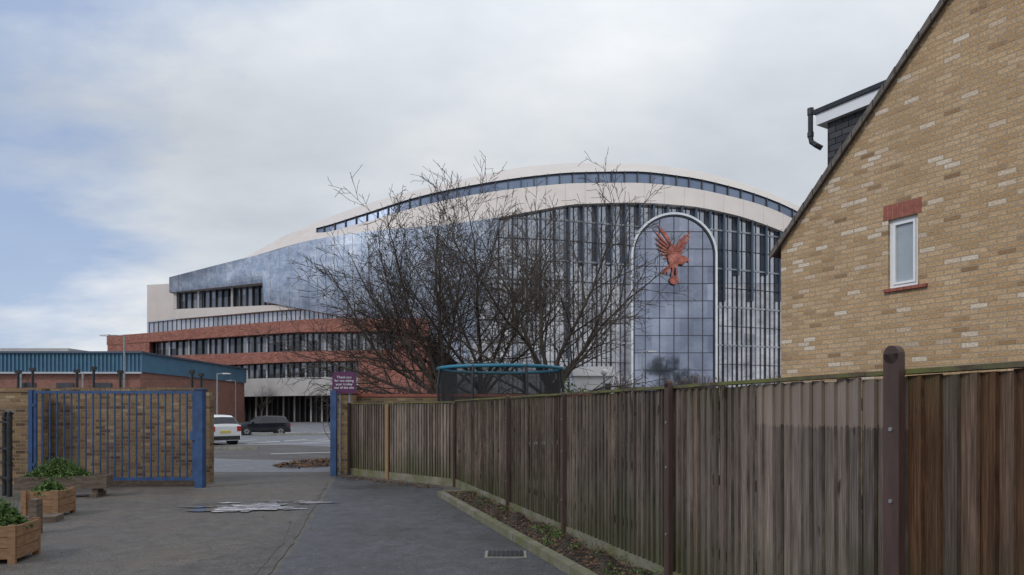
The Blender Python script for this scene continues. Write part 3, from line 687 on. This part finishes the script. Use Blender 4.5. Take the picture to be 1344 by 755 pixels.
# ---------------- trees ----------------
def rot(d,ang,az):
    d=d.normalized();u=d.cross(Vector((.3,.2,.93)) if abs(d.z)<.9 else Vector((1,0,0))).normalized();v=d.cross(u)
    return (d*math.cos(ang)+(u*math.cos(az)+v*math.sin(az))*math.sin(ang)).normalized()
def mktree(name,base,seed,trunkh,limbs,r0,dens=1.0,minr=.009):
    r=random.Random(seed);b=MB()
    def branch(p,d,L,rad,lvl,up=.03):
        step={0:.35,1:.4,2:.3,3:.22,4:.17}[lvl];n=max(3,int(L/step));pts=[Vector(p)];rr=[rad];dd=d.copy();wob=(.05,.075,.085,.10,.13)[lvl]
        for i in range(n):
            dd=(dd+Vector((r.gauss(0,wob),r.gauss(0,wob),r.gauss(0,wob)+up))).normalized()
            pts.append(pts[-1]+dd*L/n);rr.append(max(minr*.8,rad*(1-(i+1)/n*(.35 if lvl==0 else .87))))
        b.tube(pts,rr,m_bark if lvl<2 else m_twig,(8,6,4,3,3)[lvl])
        if lvl>=4: return pts[-1],dd,rr[-1]
        cnt={1:L*2.5,2:L*3.5,3:L*3.4}[lvl] if lvl else 0
        cnt=int(cnt*dens+r.random())
        for k in range(cnt):
            t=.16+.82*(k+r.random())/max(cnt,1);t=min(t,.98);i=min(int(t*n),n-1);pp=pts[i].lerp(pts[i+1],t*n-i)
            bd_=(pts[i+1]-pts[i]).normalized();cr=max(minr,rr[i]*r.uniform(.38,.58))
            cl={1:L*.46*(1.1-.6*t),2:L*.52*(1.1-.5*t),3:L*.55}[lvl]*r.uniform(.6,1.2)
            if cl<.14: continue
            branch(pp,rot(bd_,math.radians(r.uniform(28,56)),r.uniform(0,6.28)),cl,cr,lvl+1,.02)
        return pts[-1],dd,rr[-1]
    tip,dd,re=branch(Vector(base),Vector((0,0,1)),trunkh,r0,0)
    for (ax,ay,L,h) in limbs:
        d=Vector((math.sin(math.radians(ax)),math.sin(math.radians(ay)),math.cos(math.radians(math.hypot(ax,ay))))).normalized()
        s=Vector((base[0]+(tip.x-base[0])*h,base[1]+(tip.y-base[1])*h,base[2]+trunkh*h*.97))
        branch(s,d,L,re*.60*(L/7)**.7,1,.006)
    return b.build(name,True)
mktree('bare_tree',(-2.45,24,0),21,2.3,[(-80,5,5.5,.8),(-70,-12,5.8,.9),(-60,10,6.0,.9),(-50,-10,6.1,.85),(-40,12,6.2,1),(-30,-14,6.3,.95),(-19,-8,6.4,1),(-8,14,6.6,1),(4,-12,6.5,1),(18,8,6.0,.9),(36,-6,5.0,.8)],.23)
mktree('bare_tree',(-1.0,26,0),22,2.6,[(-44,8,5.6,.9),(-28,-8,6.4,.9),(-14,10,6.9,1),(0,-9,7.1,1),(13,8,7.0,.95),(27,-6,6.3,.9),(44,-4,5.4,.85),(-64,-5,4.6,.8)],.20)
mktree('bare_tree',(1.02,23.2,0),23,2.4,[(-46,6,5.0,.85),(-30,-9,5.9,1),(-16,-9,6.3,1),(-3,9,6.7,1),(9,-8,6.6,1),(20,7,6.2,.9),(32,-8,5.5,.85),(46,6,4.6,.8),(-62,0,4.2,.75),(60,-4,3.7,.75)],.22)
mktree('bare_tree',(W(250,0,62).x,62,0),31,1.8,[(-30,0,2.8,.9),(-10,10,3.2,1),(12,-10,3.2,1),(32,0,2.8,.9)],.12,.7,.014)
mktree('bare_tree',(W(342,0,78).x,78,0),32,1.6,[(-30,0,2.6,.9),(0,10,3.0,1),(25,-8,2.8,.9)],.12,.7,.016)
for tx,ty,th_ in ((40,24,17),(45.5,27,13),(-30,-18,12)):  # out-of-view evergreens, added to give the stadium glass dark reflections
    b=MB();b.tube([(tx,ty,0),(tx+.2,ty,th_*.5),(tx,ty,th_*.9)],[.4,.28,.06],m_bark,8)
    for q in range(14):
        a=q*2.4;z=th_*(.3+.045*q);l=th_*.2*(1.1-.05*q);b.tube([(tx,ty,z),(tx+math.cos(a)*l,ty+math.sin(a)*l,z+l*.5)],[.12,.03],m_bark,5)
    cl_=[(R.gauss(0,th_*.13),R.gauss(0,th_*.13),th_*R.uniform(.35,.95)) for _ in range(38)]
    for cx_,cy_,cz_ in cl_:
        for q in range(60): b.leaf((tx+cx_+R.gauss(0,.6),ty+cy_+R.gauss(0,.6),cz_+R.gauss(0,.5)),.32,m_ever)
    b.build('unseen_reflection_tree')
def hedge(name,x0,x1,y0,y1,z,n,mat,leafn=0,lm=None):
    b=MB()
    for i in range(n):
        x=R.uniform(x0,x1);y=R.uniform(y0,y1);h=z*R.uniform(.6,1.0)*(1+.12*math.sin(x*1.7));p=Vector((x,y,R.uniform(0,.8)*h*.6));pts=[p]
        for k in range(4): p=p+Vector((R.gauss(0,.10),R.gauss(0,.1),(h-pts[0].z)/4));pts.append(p)
        b.tube(pts,[.016,.013,.011,.009,.006],mat,3)
    for i in range(leafn): x=R.uniform(x0,x1);b.leaf((x,R.uniform(y0,y1),R.uniform(.2,1)*z*(1+.12*math.sin(x*1.7))),.06,lm)
    b.build(name)
hedge('twiggy_hedge',4.6,13.5,30,31.5,3.0,2000,m_hedge,1500,m_litter)
hedge('twiggy_hedge',-5.2,-1.6,20,21,2.4,500,m_hedge,200,m_litter)
hedge('evergreen_shrub',1.6,3.4,21,22,2.5,260,m_twig,1800,m_leaf)
b=MB();b.box((2.5,27,0),(4.0,28.6,3.0),m_upvc);b.hexa([(2.4,26.9,3.0),(4.1,26.9,3.0),(4.1,28.7,3.0),(2.4,28.7,3.0),(2.4,27.7,3.42),(4.1,27.7,3.42),(4.1,27.9,3.42),(2.4,27.9,3.42)],m_greyc);b.box((2.8,26.96,.1),(3.5,27.0,2.1),m_greyc);b.box((3.6,26.95,2.3),(3.9,27.0,2.7),m_mull)
b.build('garden_shed')
b=MB();q=W(793,489,25);b.tube([(q.x,25,0),(q.x,25,q.z-.1)],.04,m_pole,8)
rr=.13;b.tube([(q.x,25,q.z-.12+rr-rr*math.cos(a)) for a in [i*math.pi/8 for i in range(9)]],[max(.002,rr*math.sin(i*math.pi/8)) for i in range(9)],m_upvc,14);b.build('globe_lamp')
def lamp(px,y,D,arm,name='street_lamp'):
    q=W(px,y,D);b=MB();b.tube([(q.x,D,0),(q.x,D,1.2),(q.x,D,q.z)],[.11,.09,.06],m_pole,10)
    b.tube([(q.x,D,q.z-.02),(q.x+arm*.5,D,q.z+.05),(q.x+arm,D,q.z+.05)],.04,m_pole,8)
    s=1 if arm>0 else -1;x=q.x+arm
    b.hexa([(x,D-.16,q.z-.03),(x+s*.75,D-.12,q.z-.01),(x+s*.75,D+.12,q.z-.01),(x,D+.16,q.z-.03),(x,D-.10,q.z+.12),(x+s*.7,D-.08,q.z+.08),(x+s*.7,D+.08,q.z+.08),(x,D+.10,q.z+.12)],m_greyc)
    b.build(name)
lamp(163,441,55,-1.2);lamp(285,491,68,.6);lamp(843,462,60,.5);lamp(309,500,90,-.5)
# ---------------- cars ----------------
def car(name,loc,rz,paint,sc=1.0,tall=0):
    e=empty(name,loc,rz);b=MB()
    stn=[(-2.06,.50,.55,.76,.70,0),(-2.04,.86,.90,.80,.72,0),(-1.98,.97,1.03,.83,.70,1),(-1.74,.99,1.36+tall,.85,.60,0),(-1.55,.98,1.44+tall,.86,.60,2),(-1.0,.97,1.47+tall,.87,.61,0),(-.88,.97,1.475+tall,.87,.61,2),(.0,.95,1.47+tall,.87,.61,0),(.1,.95,1.46+tall,.87,.61,2),(.45,.94,1.40+tall,.87,.60,1),(1.05,.93,1.0,.86,.66,0),(1.25,.88,.95,.86,.68,0),(1.85,.78,.86,.82,.62,0),(2.03,.62,.68,.76,.56,0),(2.07,.42,.48,.70,.5,0)]
    rows=[]
    for x,belt,top,w_,wt_,_ in stn:
        half=[(w_*.92,.22),(w_,.34),(w_*1.01,.60 if belt>.6 else belt*.9),(w_*.985,belt),(wt_+.05,max(belt+.005,top-.07)),(wt_-.06,top),(0,top+.015)]
        r=[(x,-a,z) for a,z in half]+[(x,a,z) for a,z in half[:-1][::-1]];rows.append(r)
    for i in range(len(stn)-1):
        k=stn[i][5]
        for j in range(12):
            P=[rows[i][j],rows[i+1][j],rows[i+1][j+1],rows[i][j+1]]
            m=paint
            if k==2 and j in (3,8): m=m_cglass
            if k==1 and j in (3,8): m=m_cglass
            if k==1 and j in (4,5,6,7): m=m_cglass
            b.face(P,m)
    b.face(rows[0],paint);b.face(rows[-1][::-1],paint)
    b.face([rows[i][0] for i in range(len(stn))]+[rows[i][-1] for i in range(len(stn))][::-1],m_black)
    b.box((-2.10,-.72,.26),(-2.04,.72,.45),m_black);b.box((2.05,-.68,.25),(2.10,.68,.4),m_black)
    for s in (-1,1):
        b.box((-2.075,s*.66-.13,.68),(-1.93,s*.70+.11,.92),m_red);b.box((1.86,s*.62-.14,.60),(2.05,s*.62+.13,.74),m_silver)
        b.box((.75,s*.98-.10,.93),(.95,s*.98+.06,1.07),paint);b.box((-1.5,s*.885-.01,.50),(1.4,s*.885+.01,.56),m_black)
    b.box((-2.085,-.26,.60),(-2.05,.26,.71),m_plate)
    b.build('body',False,e)
    b=MB()
    for x in (-1.28,1.30):
        for s in (-1,1):
            b.tube([(x,s*.60,.315),(x,s*.885,.315)],.37,m_black,24,True)
            b.tube([(x,s*.70,.315),(x,s*.90,.315)],.315,m_tyre,24,True);b.tube([(x,s*.895,.315),(x,s*.91,.315)],.20,m_hub,16,True)
            for k in range(5):
                a=k*1.2566;b.box((x-.02,s*.912-.006,.315),(x+.02,s*.912+.006,.5),m_tyre,M=Matrix.Translation((x,0,.315))@Matrix.Rotation(a+.6,4,'Y')@Matrix.Translation((-x,0,-.315)))
    b.build('wheels',False,e);e.scale=(sc,sc,sc)
car('parked_car',(-15.0,33.4,0),math.radians(140),m_cwhite,.97)
car('parked_car',(-17.0,46.5,0),math.radians(-152),m_cblack,.84,.06)
car('parked_car',(-19.6,41.5,0),math.radians(120),m_csilver);car('parked_car',(-24.5,51,0),math.radians(95),m_cwhite)
car('parked_car',(-22.3,36.8,0),math.radians(100),m_cblack)
# ---------------- sky ----------------
w=bpy.data.worlds.new('World');scene.world=w;w.use_nodes=True;nt=w.node_tree;bg=nt.nodes['Background']
class WT(NT):
    def __init__(s): s.t=nt;s.tc=s.n('ShaderNodeTexCoord')
t=WT();sky=t.n('ShaderNodeTexSky');sky.sky_type='NISHITA';sky.sun_disc=False
sel=math.radians(40);saz=math.radians(230)
sky.sun_elevation=sel;sky.sun_rotation=saz
sx=t.n('ShaderNodeSeparateXYZ');t.l(t.tc.outputs['Generated'],sx.inputs[0])
zc=t.math('ADD',t.math('MAXIMUM',sx.outputs[2],0.0),.25)
cb=t.n('ShaderNodeCombineXYZ');t.l(t.math('DIVIDE',sx.outputs[0],zc),cb.inputs[0]);t.l(t.math('DIVIDE',sx.outputs[1],zc),cb.inputs[1])
n1=t.noise(1.15,(.75,1,1),detail=8,rough=.55,vec=cb.outputs[0]);n2=t.noise(1.3,(.7,1,1),detail=7,rough=.55,vec=cb.outputs[0])
cl=t.ramp(n1,[(.32,(5.0,5.45,6.1)),(.5,(6.4,6.8,7.3)),(.68,(8.3,8.5,8.75))])
zen=t.ramp(sx.outputs[2],[(0,1.12),(.12,1.06),(.35,.98),(.75,1.6)])
cl=t.mix(1.0,cl,zen,'MULTIPLY')
left=t.math('ADD',t.math('MULTIPLY',sx.outputs[0],-1.7),t.math('MULTIPLY',sx.outputs[2],1.3))
cov=t.math('ADD',t.math('MULTIPLY',t.math('SUBTRACT',n2,.5),2.2),t.math('SUBTRACT',left,1.02))
blue=t.ramp(cov,[(.0,0.0),(.35,.75)])
skyc=t.mix(.65,sky.outputs[0],(3.2,4.7,7.9))
c=t.mix(blue,cl,skyc);nt.links.new(c,bg.inputs['Color']);bg.inputs['Strength'].default_value=.1
sd=bpy.data.lights.new('sun','SUN');sd.energy=1.4;sd.angle=math.radians(16);sd.color=(1,.96,.9)
so=bpy.data.objects.new('sun',sd);scene.collection.objects.link(so)
sdir=Vector((math.sin(saz)*math.cos(sel),math.cos(saz)*math.cos(sel),math.sin(sel)))
so.rotation_euler=sdir.to_track_quat('Z','Y').to_euler();so.location=(0,0,50)
cd=bpy.data.cameras.new('camera');cd.lens=24;cd.sensor_width=36;cd.shift_y=(HY-377.5)/1344;cd.clip_end=4000;cd.clip_start=.05
co=bpy.data.objects.new('camera',cd);scene.collection.objects.link(co);co.location=(0,0,H);co.rotation_euler=(math.pi/2,0,0);scene.camera=co
